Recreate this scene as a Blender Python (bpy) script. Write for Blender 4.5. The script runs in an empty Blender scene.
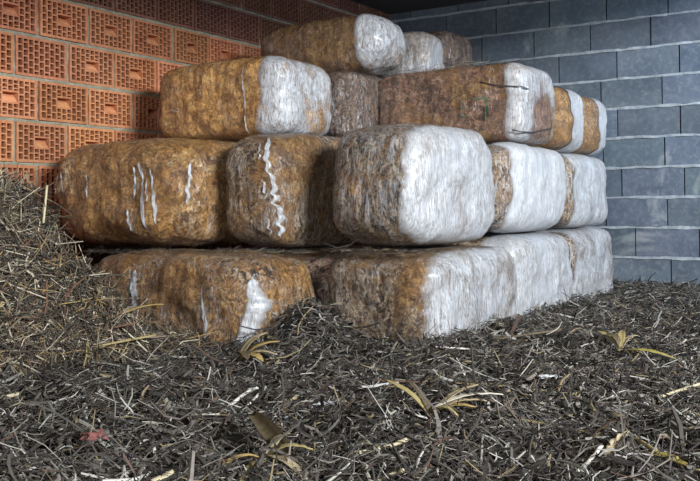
import bpy, math, random
import numpy as np
from mathutils import Vector, Matrix
RNG = np.random.default_rng(7)
random.seed(7)
scene = bpy.context.scene
COL = scene.collection
PI = math.pi

# World axes: X = distance from the brick wall, Y = distance from the block wall (negative into the shed), Z up. Metres.
CAM = np.array([3.446, -5.974, .53])

# ---------------------------------------------------------------- noise
_perm = RNG.permutation(4096)
_vals = RNG.uniform(-1, 1, 4096)
def _h(i, j, k):
    a = _perm[(i) & 4095]; b = _perm[(a + j) & 4095]; c = _perm[(b + k) & 4095]
    return _vals[c]
def vnoise(P):
    P = np.asarray(P, float); I = np.floor(P).astype(int); f = P - I; f = f*f*f*(f*(f*6-15)+10)
    i, j, k = I[..., 0], I[..., 1], I[..., 2]; x, y, z = f[..., 0], f[..., 1], f[..., 2]
    def L(a, b, t): return a + (b-a)*t
    return L(L(L(_h(i,j,k), _h(i+1,j,k), x), L(_h(i,j+1,k), _h(i+1,j+1,k), x), y),
             L(L(_h(i,j,k+1), _h(i+1,j,k+1), x), L(_h(i,j+1,k+1), _h(i+1,j+1,k+1), x), y), z)
def fbm(P, o=3):
    s = 0; a = 1; P = np.asarray(P, float)
    for n in range(o):
        s = s + a*vnoise(P*(2**n) + 13.7*n); a *= .5
    return s

# ---------------------------------------------------------------- object helpers
def prop(o, label=None, cat=None, group=None, kind=None):
    for k, v in (('label', label), ('category', cat), ('group', group), ('kind', kind)):
        if v: o[k] = v
    return o
def link(name, me, mats, parent=None):
    o = bpy.data.objects.new(name, me); COL.objects.link(o)
    for m in (mats if isinstance(mats, (list, tuple)) else [mats]): me.materials.append(m)
    if parent: o.parent = parent
    return o
def np_mesh(name, V, quads=None, tris=None, smooth=False, midx=None, tint=None):
    me = bpy.data.meshes.new(name)
    V = np.asarray(V, np.float32)
    me.vertices.add(len(V)); me.vertices.foreach_set('co', V.ravel())
    parts = []; tot = []
    if quads is not None and len(quads): parts.append(np.asarray(quads).ravel()); tot.append(np.full(len(quads), 4))
    if tris is not None and len(tris): parts.append(np.asarray(tris).ravel()); tot.append(np.full(len(tris), 3))
    lv = np.concatenate(parts).astype(np.int32); tot = np.concatenate(tot).astype(np.int32)
    st = np.concatenate([[0], np.cumsum(tot)[:-1]]).astype(np.int32)
    me.loops.add(len(lv)); me.loops.foreach_set('vertex_index', lv)
    me.polygons.add(len(tot)); me.polygons.foreach_set('loop_start', st); me.polygons.foreach_set('loop_total', tot)
    me.polygons.foreach_set('use_smooth', np.full(len(tot), bool(smooth)))
    if midx is not None: me.polygons.foreach_set('material_index', np.asarray(midx, np.int32))
    if tint is not None:
        a = me.attributes.new('tint', 'FLOAT_COLOR', 'POINT')
        t = np.ones((len(V), 4), np.float32); t[:, :3] = tint; a.data.foreach_set('color', t.ravel())
    me.update(); me.validate(clean_customdata=False)
    return me
class MB:
    """collects quads"""
    def __init__(s): s.v = []; s.f = []; s.m = []
    def quad(s, a, b, c, d, m=0):
        n = len(s.v); s.v += [a, b, c, d]; s.f.append((n, n+1, n+2, n+3)); s.m.append(m)
    def box(s, x0, x1, y0, y1, z0, z1, m=0):
        n = len(s.v)
        s.v += [(x0,y0,z0),(x1,y0,z0),(x1,y1,z0),(x0,y1,z0),(x0,y0,z1),(x1,y0,z1),(x1,y1,z1),(x0,y1,z1)]
        for q in ((0,3,2,1),(4,5,6,7),(0,1,5,4),(1,2,6,5),(2,3,7,6),(3,0,4,7)):
            s.f.append(tuple(n+i for i in q)); s.m.append(m)
    def build(s, name, mats, parent=None, smooth=False, tint=None):
        return link(name, np_mesh(name, s.v, quads=s.f, midx=s.m, smooth=smooth, tint=tint), mats, parent)

# ---------------------------------------------------------------- material helpers
class NT:
    def __init__(s, name):
        s.m = bpy.data.materials.new(name); s.m.use_nodes = True; s.t = s.m.node_tree; s.n = s.t.nodes; s.l = s.t.links
        s.b = s.n['Principled BSDF']
    def node(s, typ, **kw):
        n = s.n.new(typ)
        for k, v in kw.items(): setattr(n, k, v)
        return n
    def set(s, sock, v):
        if isinstance(v, bpy.types.NodeSocket): s.l.new(v, sock)
        else: sock.default_value = v
    def coord(s, scale=(1,1,1), off=(0,0,0), rot=(0,0,0)):
        c = s.node('ShaderNodeTexCoord'); mp = s.node('ShaderNodeMapping'); s.l.new(c.outputs['Object'], mp.inputs[0])
        mp.inputs['Scale'].default_value = scale; mp.inputs['Location'].default_value = off; mp.inputs['Rotation'].default_value = rot
        return mp.outputs[0]
    def noise(s, vec, scale=5, detail=4, rough=.6, dist=0, out='Fac'):
        n = s.node('ShaderNodeTexNoise'); s.l.new(vec, n.inputs['Vector'])
        n.inputs['Scale'].default_value = scale; n.inputs['Detail'].default_value = detail
        n.inputs['Roughness'].default_value = rough; n.inputs['Distortion'].default_value = dist
        return n.outputs[out]
    def voro(s, vec, scale=5, feature='F1', out='Color', rnd=1):
        n = s.node('ShaderNodeTexVoronoi', feature=feature); s.l.new(vec, n.inputs['Vector']); n.inputs['Scale'].default_value = scale
        n.inputs['Randomness'].default_value = rnd
        return n.outputs[out]
    def ramp(s, fac, stops, interp='LINEAR'):
        r = s.node('ShaderNodeValToRGB'); r.color_ramp.interpolation = interp; e = r.color_ramp.elements
        while len(e) < len(stops): e.new(.5)
        for i, (p, c) in enumerate(stops):
            e[i].position = p; e[i].color = (c if isinstance(c, (tuple, list)) else (c, c, c)) + (1,) if not isinstance(c, tuple) or len(c) == 3 else c
        s.set(r.inputs[0], fac); return r.outputs[0]
    def mix(s, f, a, b, bt='MIX'):
        n = s.node('ShaderNodeMix', data_type='RGBA', blend_type=bt)
        s.set(n.inputs[0], f)
        for i, v in ((6, a), (7, b)):
            s.set(n.inputs[i], v if isinstance(v, bpy.types.NodeSocket) else tuple(v) + (1,))
        return n.outputs[2]
    def math(s, op, a, b=0.5, clamp=False):
        n = s.node('ShaderNodeMath', operation=op, use_clamp=clamp); s.set(n.inputs[0], a); s.set(n.inputs[1], b); return n.outputs[0]
    def bump(s, h, strength=.5, dist=.01, normal=None):
        n = s.node('ShaderNodeBump'); n.inputs['Strength'].default_value = strength; n.inputs['Distance'].default_value = dist
        s.set(n.inputs['Height'], h)
        if normal is not None: s.l.new(normal, n.inputs['Normal'])
        return n.outputs[0]
    def out(s, color=None, rough=.8, normal=None, **kw):
        if color is not None: s.set(s.b.inputs['Base Color'], color if isinstance(color, bpy.types.NodeSocket) else tuple(color) + (1,))
        s.set(s.b.inputs['Roughness'], rough)
        if normal is not None: s.set(s.b.inputs['Normal'], normal)
        for k, v in kw.items(): s.set(s.b.inputs[k.replace('_', ' ')], v)
        return s.m
def attr_color(t):
    a = t.node('ShaderNodeAttribute', attribute_name='tint'); return a.outputs['Color']

# clay, mortar, blocks, concrete
def mat_clay():
    t = NT('fired_clay'); v = t.coord()
    n = t.noise(v, 9, 5, .65); n2 = t.noise(v, 60, 3, .6)
    c = t.mix(t.ramp(n, [(.3, 0.), (.7, 1.)]), (.37, .125, .055), (.58, .24, .115))
    c = t.mix(t.math('MULTIPLY', t.ramp(n2, [(.45, 0.), (.75, 1.)]), .35), c, (.72, .50, .38))
    c = t.mix(1.0, c, attr_color(t), 'MULTIPLY')
    return t.out(c, .85, t.bump(n2, .35, .004))
def mat_mortar():
    t = NT('grey_mortar'); v = t.coord()
    n = t.noise(v, 14, 6, .7); n2 = t.noise(v, 90, 3, .6)
    c = t.mix(t.ramp(n, [(.3, 0.), (.75, 1.)]), (.22, .20, .14), (.44, .43, .34))
    return t.out(c, .95, t.bump(t.math('ADD', n, n2), .8, .012))
def mat_block():
    t = NT('grey_concrete_block'); v = t.coord()
    n = t.noise(v, 3.2, 6, .65, .4); n2 = t.noise(v, 160, 2, .7); n3 = t.noise(v, 28, 5, .7)
    c = t.mix(t.ramp(n, [(.3, 0.), (.72, 1.)]), (.075, .102, .14), (.15, .187, .235))
    c = t.mix(t.math('MULTIPLY', t.ramp(n3, [(.48, 0.), (.72, 1.)]), .45), c, (.30, .33, .33))
    w = t.noise(v, 1.7, 4, .6, 1.2)
    c = t.mix(t.math('MULTIPLY', t.ramp(w, [(.62, 0.), (.70, 1.)]), .55), c, (.40, .43, .44))
    c = t.mix(1.0, c, attr_color(t), 'MULTIPLY')
    return t.out(c, .9, t.bump(t.math('ADD', n2, n3), .45, .006))
def mat_joint():
    t = NT('pale_mortar_joint'); v = t.coord()
    n = t.noise(v, 22, 5, .7)
    c = t.mix(t.ramp(n, [(.3, 0.), (.7, 1.)]), (.24, .28, .32), (.44, .48, .52))
    return t.out(c, .95, t.bump(n, .8, .01))
def mat_concrete(name, a, b):
    t = NT(name); v = t.coord(); n = t.noise(v, 4, 6, .6)
    return t.out(t.mix(n, a, b), .95, t.bump(n, .4, .01))
M_CLAY, M_MORT, M_BLOCK, M_JOINT = mat_clay(), mat_mortar(), mat_block(), mat_joint()
M_CEIL = mat_concrete('dark_concrete_soffit', (.05, .05, .055), (.10, .10, .10))
M_FLOOR = mat_concrete('dirty_concrete_floor', (.06, .055, .05), (.12, .11, .10))

def mat_straw(name, rough=.75, sheen=.35):
    t = NT(name); v = t.coord()
    n = t.noise(v, 120, 2, .6)
    c = t.mix(t.math('MULTIPLY', n, .5), attr_color(t), (.05, .04, .03))
    return t.out(c, rough, t.bump(n, .3, .002), Specular_IOR_Level=sheen)
M_STRAW = mat_straw('dry_straw')
def mat_soil():
    t = NT('dark_compacted_litter'); v = t.coord(); n = t.noise(v, 45, 5, .7); n2 = t.voro(v, 90, out='Distance')
    c = t.mix(t.ramp(n, [(.35, 0.), (.7, 1.)]), (.006, .0055, .005), (.03, .026, .022))
    return t.out(c, .95, t.bump(t.math('ADD', n, n2), 1, .02))
M_SOIL = mat_soil()

# ---------------------------------------------------------------- bale materials
def mat_husk(name, seed, warm=.5, silver=.3, bright=1., flake=34, dark=.3, wr=1.0, tone=None):
    """compressed maize silage seen through clear stretch film"""
    t = NT(name); off = (seed*3.17, seed*1.93, seed*2.41)
    v = t.coord((1, 1, 1), off)
    def vadd(vec, n, k):
        a = t.node('ShaderNodeVectorMath', operation='MULTIPLY_ADD'); t.l.new(n, a.inputs[0]); a.inputs[1].default_value = (k, k, k); t.l.new(vec, a.inputs[2]); return a.outputs[0]
    vw = vadd(v, t.noise(v, 13, 4, .65, 0, 'Color'), .10)
    def fl(scale, rot, st):
        m = t.node('ShaderNodeMapping'); t.l.new(vw, m.inputs[0]); m.inputs['Scale'].default_value = st; m.inputs['Rotation'].default_value = rot
        return t.voro(m.outputs[0], scale, out='Color'), t.voro(m.outputs[0], scale, feature='DISTANCE_TO_EDGE', out='Distance')
    ca, ea = fl(flake*1.25, (.5, .4, .9), (1, 1, .42)); cb, eb = fl(flake*1.7, (-.7, .9, -.5), (.45, 1, 1))
    sa = t.node('ShaderNodeSeparateColor'); t.l.new(ca, sa.inputs[0]); sb = t.node('ShaderNodeSeparateColor'); t.l.new(cb, sb.inputs[0])
    nf = t.noise(vw, 55, 6, .75, .8)
    T = tone or ((.035, .016, .008), (.26, .125, .045), (.40, .20, .065), (.50, .36, .21))
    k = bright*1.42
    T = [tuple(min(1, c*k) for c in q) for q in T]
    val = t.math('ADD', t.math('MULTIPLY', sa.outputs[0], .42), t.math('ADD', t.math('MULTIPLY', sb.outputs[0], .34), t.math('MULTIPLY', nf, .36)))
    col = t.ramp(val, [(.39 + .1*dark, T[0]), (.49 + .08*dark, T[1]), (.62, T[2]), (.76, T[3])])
    # pale slivers of stalk and dark gaps between the flakes
    cs, es = fl(flake*1.5, (.9, -.3, .2), (1, 1, .22)); sc = t.node('ShaderNodeSeparateColor'); t.l.new(cs, sc.inputs[0])
    col = t.mix(t.math('MULTIPLY', t.ramp(sc.outputs[0], [(.84, 0.), (.87, 1.)]), .12 if silver < .1 else .75), col, tuple(min(1, c*k) for c in (.58, .45, .28)))
    col = t.mix(t.ramp(eb, [(.03, .8), (.09, 0.)]), col, (.022, .012, .008))
    big = t.noise(v, 4.5, 4, .6, .6)
    gn = t.noise(vw, 24, 8, .78, 1.2)
    gold = t.ramp(gn, [(.36, tuple(c*k for c in (.045, .018, .006))), (.45, tuple(c*k for c in (.25, .105, .025))), (.54, tuple(c*k for c in (.46, .25, .07))), (.66, tuple(c*k for c in (.62, .45, .21)))])
    vl = vadd(v, t.noise(v, 7, 6, .7, .8, 'Color'), .32)
    ml = t.node('ShaderNodeMapping'); t.l.new(vl, ml.inputs[0]); ml.inputs['Scale'].default_value = (.6, 1, 1.15); ml.inputs['Rotation'].default_value = (0, .5, 0)
    el = t.voro(ml.outputs[0], 15, feature='DISTANCE_TO_EDGE', out='Distance'); lc = t.voro(ml.outputs[0], 15, out='Color')
    sl = t.node('ShaderNodeSeparateColor'); t.l.new(lc, sl.inputs[0])
    gold = t.mix(t.math('MULTIPLY', t.ramp(sl.outputs[0], [(.1, 1.), (.8, 0.)]), .45), gold, (.22*k, .10*k, .028*k))
    gold = t.mix(t.ramp(el, [(.015, .85), (.06, 0.)]), gold, (.05, .022, .010))
    col = t.mix(t.ramp(big, [(.60 - .35*warm, 0.), (.72 - .35*warm, .90)]), col, gold)
    crk = t.noise(vw, 9, 8, .8, 2.2)
    col = t.mix(t.ramp(crk, [(.475, 0.), (.495, .75), (.505, .75), (.525, 0.)]), col, (.035, .015, .008))
    # loose film: milky vertical creases and glints of film folds painted into the colour
    s1 = t.coord((84, 84, 13), off, (.12, -.1, 0))
    fz = t.noise(s1, 1.0, 6, .75, 1.6)
    s3 = t.coord((25, 25, 4), (off[1], off[0], off[2]), (.12, -.1, 0)); fz2 = t.noise(s3, 1.0, 6, .7, 1.2)
    msk = t.noise(v, 3.6, 4, .65, .5)
    th = .62 - .10*silver
    fm = t.math('MULTIPLY', t.ramp(fz, [(th-.03, 0.), (th+.03, 1.)]), t.ramp(msk, [(.56 - .30*silver, 0.), (.68 - .28*silver, 1.)]))
    fm2 = t.math('MULTIPLY', t.ramp(fz2, [(th, 0.), (th+.06, 1.)]), t.ramp(msk, [(.60 - .25*silver, 0.), (.70 - .2*silver, 1.)]))
    hz = t.noise(v, 7, 3, .6)
    col = t.mix(t.math('MULTIPLY', hz, .04 + .22*silver), col, (.25, .21, .19))
    dk = t.math('MULTIPLY', t.ramp(fz, [(.36, 1.), (.44, 0.)]), .2 + .7*silver, True)
    col = t.mix(dk, col, (.035, .022, .02))
    col = t.mix(t.math('MULTIPLY', fm, .9), col, (.70, .72, .76))
    col = t.mix(t.math('MULTIPLY', fm2, .8), col, (.62, .64, .68))
    s2 = t.coord((30, 30, 6), (off[1], off[2], off[0]), (.25, .1, 0))
    w = t.noise(s2, 1.0, 7, .75, 1.0); w2 = t.noise(v, 60, 5, .75, .8)
    bh = t.bump(val, .8*wr, .010)
    nb = t.bump(w, .8*wr, .02, bh); nb = t.bump(w2, .6*wr, .009, nb)
    nc = t.bump(w, 1.0, .05*wr); nc = t.bump(w2, 1.0, .03*wr, nc)
    m = t.out(col, .5, nb, Coat_Weight=1.0, Coat_Roughness=.07, Coat_IOR=1.7)
    t.l.new(nc, t.b.inputs['Coat Normal'])
    return m
def mat_film(name, seed, white=.8, dirt=.4, dens=1.):
    """layers of milky stretch film with straw showing through"""
    t = NT(name); off = (seed*2.3, seed*1.1, seed*3.9)
    v = t.coord((1, 1, 1), off)
    s1 = t.coord((38, 38, 4.5), off, (.08, .06, 0)); s4 = t.coord((125, 125, 17), off, (-.1, .12, 0))
    f = t.noise(s1, 1.0, 7, .75, 1.4); ff = t.noise(s4, 1.0, 5, .75, 1.6)
    g = t.noise(v, 6, 5, .7, .6)
    h = t.noise(v, 48, 5, .8, 1.2)
    base = t.mix(t.ramp(g, [(.35, 0.), (.65, 1.)]), (.60*white, .64*white, .70*white), (.93*white, .96*white, 1.0*white))
    col = t.mix(t.math('MULTIPLY', t.ramp(f, [(.47, 0.), (.60, 1.)]), .30 + .6*dirt), base, (.34, .35, .38))
    col = t.mix(t.math('MULTIPLY', t.ramp(ff, [(.46, 0.), (.60, 1.)]), .25 + .65*dirt), col, (.20, .17, .16))
    pt = t.math('MULTIPLY', t.ramp(t.noise(v, 4.2, 5, .65, .5), [(.56 - .1*dirt, 0.), (.72 - .1*dirt, 1.)]), .9*dirt)
    col = t.mix(pt, col, t.mix(t.ramp(h, [(.4, 0.), (.6, 1.)]), (.13, .085, .06), (.46, .38, .30)))
    col = t.mix(t.ramp(h, [(.33, .75*dirt + .2), (.39, 0.)]), col, (.08, .07, .08))
    s2 = t.coord((30, 30, 5.0), (off[2], off[0], off[1]), (.15, -.1, 0))
    w = t.noise(s2, 1.0, 8, .75, 1.2)
    nb = t.bump(w, .7*dens, .008); nb = t.bump(h, .4, .003, nb)
    # the film is thin along its border and here and there on its face: the husk shows through
    a = t.node('ShaderNodeAttribute', attribute_name='tint').outputs['Fac']
    edge = t.math('ADD', t.math('MULTIPLY', a, 1.9), t.math('MULTIPLY', t.math('SUBTRACT', t.math('ADD', t.math('MULTIPLY', f, .5), t.math('MULTIPLY', ff, .5)), .5), 4.0), True)
    edge = t.math('MULTIPLY', edge, t.ramp(a, [(0, 0.), (.12, 1.)]))
    thin = t.math('MULTIPLY', t.ramp(t.math('ADD', t.math('MULTIPLY', g, .6), t.math('MULTIPLY', ff, .4)), [(.46, 0.), (.60, 1.)]), .25 + .7*dirt)
    alpha = t.math('MULTIPLY', edge, t.math('SUBTRACT', 1.0, thin, True), True)
    t.set(t.b.inputs['Alpha'], alpha)
    return t.out(col, .38, nb, Coat_Weight=.35, Coat_Roughness=.2, Specular_IOR_Level=.5)

# ---------------------------------------------------------------- bale geometry
def cube_sphere(n):
    g = np.tan(np.linspace(-1, 1, n)*PI/4)
    pts = []; quads = []
    for ax in range(3):
        for s in (-1, 1):
            a, b = np.meshgrid(g, g, indexing='ij'); p = np.zeros((n, n, 3)); p[..., ax] = s; p[..., (ax+1) % 3] = a; p[..., (ax+2) % 3] = b
            base = len(pts)*n*n
            idx = np.arange(n*n).reshape(n, n) + base
            q = np.stack([idx[:-1, :-1], idx[1:, :-1], idx[1:, 1:], idx[:-1, 1:]], -1).reshape(-1, 4)
            if s < 0: q = q[:, ::-1]
            pts.append(p.reshape(-1, 3)); quads.append(q)
    P = np.concatenate(pts); Q = np.concatenate(quads)
    _, first, inv = np.unique(np.round(P, 6), axis=0, return_index=True, return_inverse=True)
    return P[first], inv.ravel()[Q]
_cs = {}
def shape(d, half, e1, seed, lump, wrinkle):
    """d on the unit superellipsoid -> surface point and normal of the bale"""
    gr = np.sign(d)*np.abs(d)**(e1-1)/half; N = gr/np.linalg.norm(gr, axis=1, keepdims=True)
    V = d*half; o = seed*17.3
    disp = lump*fbm(V*6 + o, 2) + .4*lump*fbm(V*17 + o, 2)
    wv = np.stack([V[:, 0]*30, V[:, 1]*30, V[:, 2]*5], 1) + o
    side = 1 - np.abs(N[:, 2])**2
    disp += wrinkle*side*(1 - np.abs(fbm(wv, 2))*1.6) + .4*wrinkle*fbm(V*60 + o, 1)
    flat = np.abs(d[:, 2])**6
    disp = disp*(1 - .8*flat)
    return V + N*disp[:, None], N
def bale_surface(n, half, expo, seed, lump=.012, wrinkle=.0025):
    if n not in _cs: _cs[n] = cube_sphere(n)
    P, Q = _cs[n]
    d = P/(np.abs(P)**expo).sum(1, keepdims=True)**(1/expo)
    V, N = shape(d, half, expo, seed, lump, wrinkle)
    return V, N, Q, d
def skirt(O, N, q2, depth):
    e = np.concatenate([q2[:, [0, 1]], q2[:, [1, 2]], q2[:, [2, 3]], q2[:, [3, 0]]])
    key = np.sort(e, 1); k = key[:, 0]*1000003 + key[:, 1]
    u, inv, cnt = np.unique(k, return_inverse=True, return_counts=True)
    be = e[cnt[inv.ravel()] == 1]
    n0 = len(O); bv = np.unique(be); m2 = -np.ones(n0, int); m2[bv] = np.arange(len(bv)) + n0
    return np.concatenate([O, O[bv] - N[bv]*depth]), np.concatenate([q2, np.stack([be[:, 1], be[:, 0], m2[be[:, 0]], m2[be[:, 1]]], 1)])
def patch(name, V, N, Q, fun, off, mat, parent, seed, wr=.003):
    """film over the part of the bale where fun > 0, its border drawn exactly on fun = 0"""
    f = fun(V)
    q = Q[(f[Q] > 0).sum(1) >= 2]
    used = np.unique(q); mp = -np.ones(len(V), int); mp[used] = np.arange(len(used))
    W = V[used].copy(); NN = N[used]; q2 = mp[q]
    e = np.concatenate([q2[:, [0, 1]], q2[:, [1, 2]], q2[:, [2, 3]], q2[:, [3, 0]]]); key = np.sort(e, 1)
    u, inv, cnt = np.unique(key[:, 0]*1000003 + key[:, 1], return_inverse=True, return_counts=True)
    bv = np.unique(e[cnt[inv.ravel()] == 1]); cell = np.sqrt(np.median(np.linalg.norm(V[Q[:, 0]] - V[Q[:, 2]], axis=1)**2/2))
    for _ in range(3):
        B = W[bv]; fv = fun(B); h = 2e-3
        G = np.stack([(fun(B + h*np.eye(3)[a]) - fv)/h for a in range(3)], 1); G -= (G*NN[bv]).sum(1, keepdims=True)*NN[bv]
        st = -fv[:, None]*G/np.maximum((G*G).sum(1, keepdims=True), .05); ln = np.linalg.norm(st, axis=1, keepdims=True)
        W[bv] = B + st*np.minimum(1, cell*.7/np.maximum(ln, 1e-9))
    pts = np.stack([W[:, 0]*24, W[:, 1]*24, W[:, 2]*5], 1) + seed*5.1
    O = W + NN*(off + wr*(.5 + fbm(pts, 3))[:, None].clip(-.2, 1.8))
    fv = np.clip(fun(W)/.05, 0, 1)
    O, qq = skirt(O, NN, q2, off + .004)
    fv = np.concatenate([fv, np.zeros(len(O) - len(fv))])
    return link(name, np_mesh(name, O, quads=qq, smooth=True, tint=np.repeat(fv[:, None], 3, 1)), mat, parent)
def crease(half, expo, seed, lump, wrinkle, pts, mat, parent, wid):
    """a creased band of film, its glint painted silvery, running down the front face through pts (x, z)"""
    nz, nx = 60, 7
    px = np.array([p[0] for p in pts]); pz = np.array([p[1] for p in pts])
    t = np.linspace(0, 1, nz); tt = np.linspace(0, 1, len(pts)); cx = np.interp(t, tt, px); cz = np.interp(t, tt, pz)
    cx = cx + .006*fbm(np.stack([t*5, t*0 + seed, t*0], 1), 2)
    w = wid*(.55 + .45*np.sin(PI*np.clip(t, .02, .98)))*(1 + .35*fbm(np.stack([t*7, t*0 + seed*3, t*0], 1), 3)); w = np.maximum(w, .003)*.85
    w *= np.minimum(1, np.minimum(t, 1-t)*14 + .12)
    S = np.linspace(-.5, .5, nx)
    X = cx[:, None] + w[:, None]*S[None]; Z = np.repeat(cz[:, None], nx, 1)
    dx, dz = (X/half[0]).ravel(), (Z/half[2]).ravel()
    dy = -(np.clip(1 - np.abs(dx)**expo - np.abs(dz)**expo, 1e-4, 1))**(1/expo)
    W, N = shape(np.stack([dx, dy, dz], 1), half, expo, seed, lump, wrinkle)
    r = .0035 + .0055*np.abs(fbm(np.stack([X.ravel()*160, Z.ravel()*34, X.ravel()*0 + seed], 1), 2))
    W = W + N*r[:, None]
    idx = np.arange(nz*nx).reshape(nz, nx); q = np.stack([idx[:-1, :-1], idx[1:, :-1], idx[1:, 1:], idx[:-1, 1:]], -1).reshape(-1, 4)
    if pz[0] < pz[-1]: q = q[:, ::-1]
    ed = np.repeat((1 - np.abs(S)*2)[None], nz, 0).ravel()*1.1 + .05
    W, q = skirt(W, N, q, .012)
    ed = np.clip(np.concatenate([ed, np.zeros(len(W) - len(ed))]), 0, 1)
    o = link('film_crease_glint', np_mesh('film_crease_glint', W, quads=q, smooth=True, tint=np.repeat(ed[:, None], 3, 1)), mat, parent); o['label'] = 'silver crease of loose stretch film with its glint painted in'
    return o

BALES = {}
def bale(key, box, label, husk, film=None, cap=None, n=56, expo=5.0, strips=(), lump=.012, group=None, wrinkle=.0025, side=None, hole=None):
    """box = x0 x1 y0 y1 z0 z1 yaw; cap = how far the white end film comes in from the +X end"""
    x0, x1, y0, y1, z0, z1, yaw = box
    seed = len(BALES) + 1
    half = np.array([(x1-x0)/2, (y1-y0)/2, (z1-z0)/2])
    V, N, Q, d = bale_surface(n, half, expo, seed, lump, wrinkle)
    o = link('silage_bale', np_mesh('silage_bale', V, quads=Q, smooth=True), husk)
    o.location = ((x0+x1)/2, (y0+y1)/2, (z0+z1)/2); o.rotation_euler = (0, 0, yaw)
    prop(o, label, 'bale', group)
    BALES[key] = o
    if cap is not None:
        def fun(P):
            wob = .014*fbm(np.stack([P[:, 2]*8, P[:, 1]*8, P[:, 0]*0 + seed], 1), 3) + .004*fbm(P*45, 2)
            f = P[:, 0] - (half[0] - cap) + wob
            if side is not None: f = np.minimum(f, (P[:, 1] - side) + .022*fbm(np.stack([P[:, 2]*10, P[:, 2]*0 + seed, P[:, 0]*8], 1), 3))
            if hole is not None:
                hy, hz, ry, rz = hole
                f = np.minimum(f, (np.sqrt(((P[:, 1]-hy)/ry)**2 + ((P[:, 2]-hz)/rz)**2) - 1 + .25*fbm(P*22, 3))*.06)
            return f
        patch('stretch_film', V, N, Q, fun, .004, film, o, seed, .0014)
    for (pts, wid) in strips: crease(half, expo, seed, lump, wrinkle, pts, film_s, o, wid)
    return o

TG = ((.07, .032, .015), (.30, .15, .055), (.45, .25, .09), (.52, .38, .2))      # golden
TB = ((.05, .025, .02), (.22, .12, .085), (.33, .19, .13), (.44, .31, .24))      # reddish brown
TM = ((.05, .03, .02), (.24, .15, .085), (.38, .25, .14), (.54, .43, .31))       # mixed straw
film_a = mat_film('white_stretch_film', 1, .78, .36)
film_b = mat_film('white_stretch_film_worn', 2, .74, .6)
film_c = mat_film('white_stretch_film_thin', 3, .80, .9)
film_d = mat_film('white_stretch_film_clean', 4, .86, .15)
film_g = mat_film('greyish_stretch_film', 7, .50, .9)
film_s = mat_film('silver_film_glint', 5, .85, .35, 1.4)  # for the creases: pale colour carries the glints on the film

bale('B1', (.49, 1.425, -3.49, -3.0, -.10, .351, 0), 'golden bottom-left bale half buried by the straw heap, film crease with painted glint near its left end',
     mat_husk('husk_B1', 1, .66, .5, 1.2, 44, .25, 1.5), n=72, expo=4.6, lump=.016,
     strips=(([(-.125, .155), (-.13, .08), (-.115, -.02), (-.12, -.08)], .040), ([(.425, .14), (.435, .06), (.415, -.04), (.37, -.15)], .058), ([(.24, .10), (.25, -.05), (.24, -.15)], .02)))
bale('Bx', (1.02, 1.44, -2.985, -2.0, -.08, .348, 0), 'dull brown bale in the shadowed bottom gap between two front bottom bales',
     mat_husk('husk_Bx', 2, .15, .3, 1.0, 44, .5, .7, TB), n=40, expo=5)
bale('B2', (1.442, 1.971, -3.122, -2.253, -.07, .354, 0), 'bottom bale on the front corner, mottled brown face with white film on its right side',
     mat_husk('husk_B2', 3, .42, .5, .95, 52, .3, 1.5, TM), film_b, .075, n=72, expo=5.2)
bale('B3', (1.403, 1.937, -2.24, -1.426, -.06, .384, 0), 'crumpled white film bale on the bottom, second along the right side of the stack',
     mat_husk('husk_B3', 4, .2, .5, .9, 44, .3, 1, TM), film_a, .20, n=56, expo=6)
bale('B4', (1.45, 1.922, -1.415, -.607, -.06, .388, 0), 'white bottom bale at the far right end next to the grey block wall',
     mat_husk('husk_B4', 5, .2, .5, .9, 44, .3, 1, TM), film_b, .25, n=48, expo=6, side=-.36)
bale('M1', (.085, .967, -3.369, -2.42, .352, .836, 0), 'broad golden bale in the middle tier against the brick wall, its left side in shadow',
     mat_husk('husk_M1', 6, .78, .3, 1.30, 40, .3, 1.3, TG), n=76, expo=4.4, lump=.018,
     strips=(([(.215, .12), (.225, .02), (.245, -.15)], .024), ([(.262, .10), (.28, .0), (.285, -.13)], .020), ([(.16, -.07), (.17, -.15)], .022), ([(-.10, .08), (-.10, -.02)], .010), ([(.245, .06), (.25, -.04)], .008), ([(.40, .12), (.395, .03), (.385, -.05)], .012), ([(-.36, .10), (-.365, .02)], .008), ([(-.31, .09), (-.315, 0)], .007), ([(-.27, .09), (-.268, .01)], .007), ([(.19, .11), (.185, .04), (.17, -.03)], .014)))
bale('M2', (.985, 1.315, -3.195, -1.9, .352, .846, 0), 'straw-brown flecked middle-tier bale second from the brick wall, silver crease with painted glint down its corner',
     mat_husk('husk_M2', 7, .40, .42, 1.0, 58, .2, 1.5, TM), n=72, expo=5, lump=.010,
     strips=(([(.085, .21), (.10, .14), (.105, .07)], .022), ([(.112, .08), (.125, .0), (.118, -.06)], .016), ([(.095, .04), (.098, -.04)], .010), ([(.128, -.05), (.135, -.12), (.12, -.19)], .014), ([(.06, .19), (.075, .12)], .009), ([(.108, -.11), (.10, -.18)], .008)))
bale('M3', (1.45, 1.898, -3.098, -2.265, .366, .865, 0), 'big rounded bale at the middle tier front corner, brown front, white right side',
     mat_husk('husk_M3', 8, .46, .72, 1.0, 46, .25, 1.7, TM), film_a, .095, n=80, expo=4.2, lump=.012)
bale('M4', (1.361, 1.918, -2.245, -1.388, .398, .826, 0), 'cleanest smooth white bale in the middle tier, directly right of the big rounded corner bale',
     mat_husk('husk_M4', 9, .15, .6, .9, 46, .3, 1, TM), film_d, .14, side=-.375, n=60, expo=5)
bale('M5', (1.448, 1.888, -1.382, -.594, .400, .815, 0), 'middle-tier bale at the far end beside the block wall, white film over torn brown edge',
     mat_husk('husk_M5', 10, .15, .6, .9, 46, .3, 1, TM), film_a, .16, side=-.31, n=48, expo=5.5)
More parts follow.
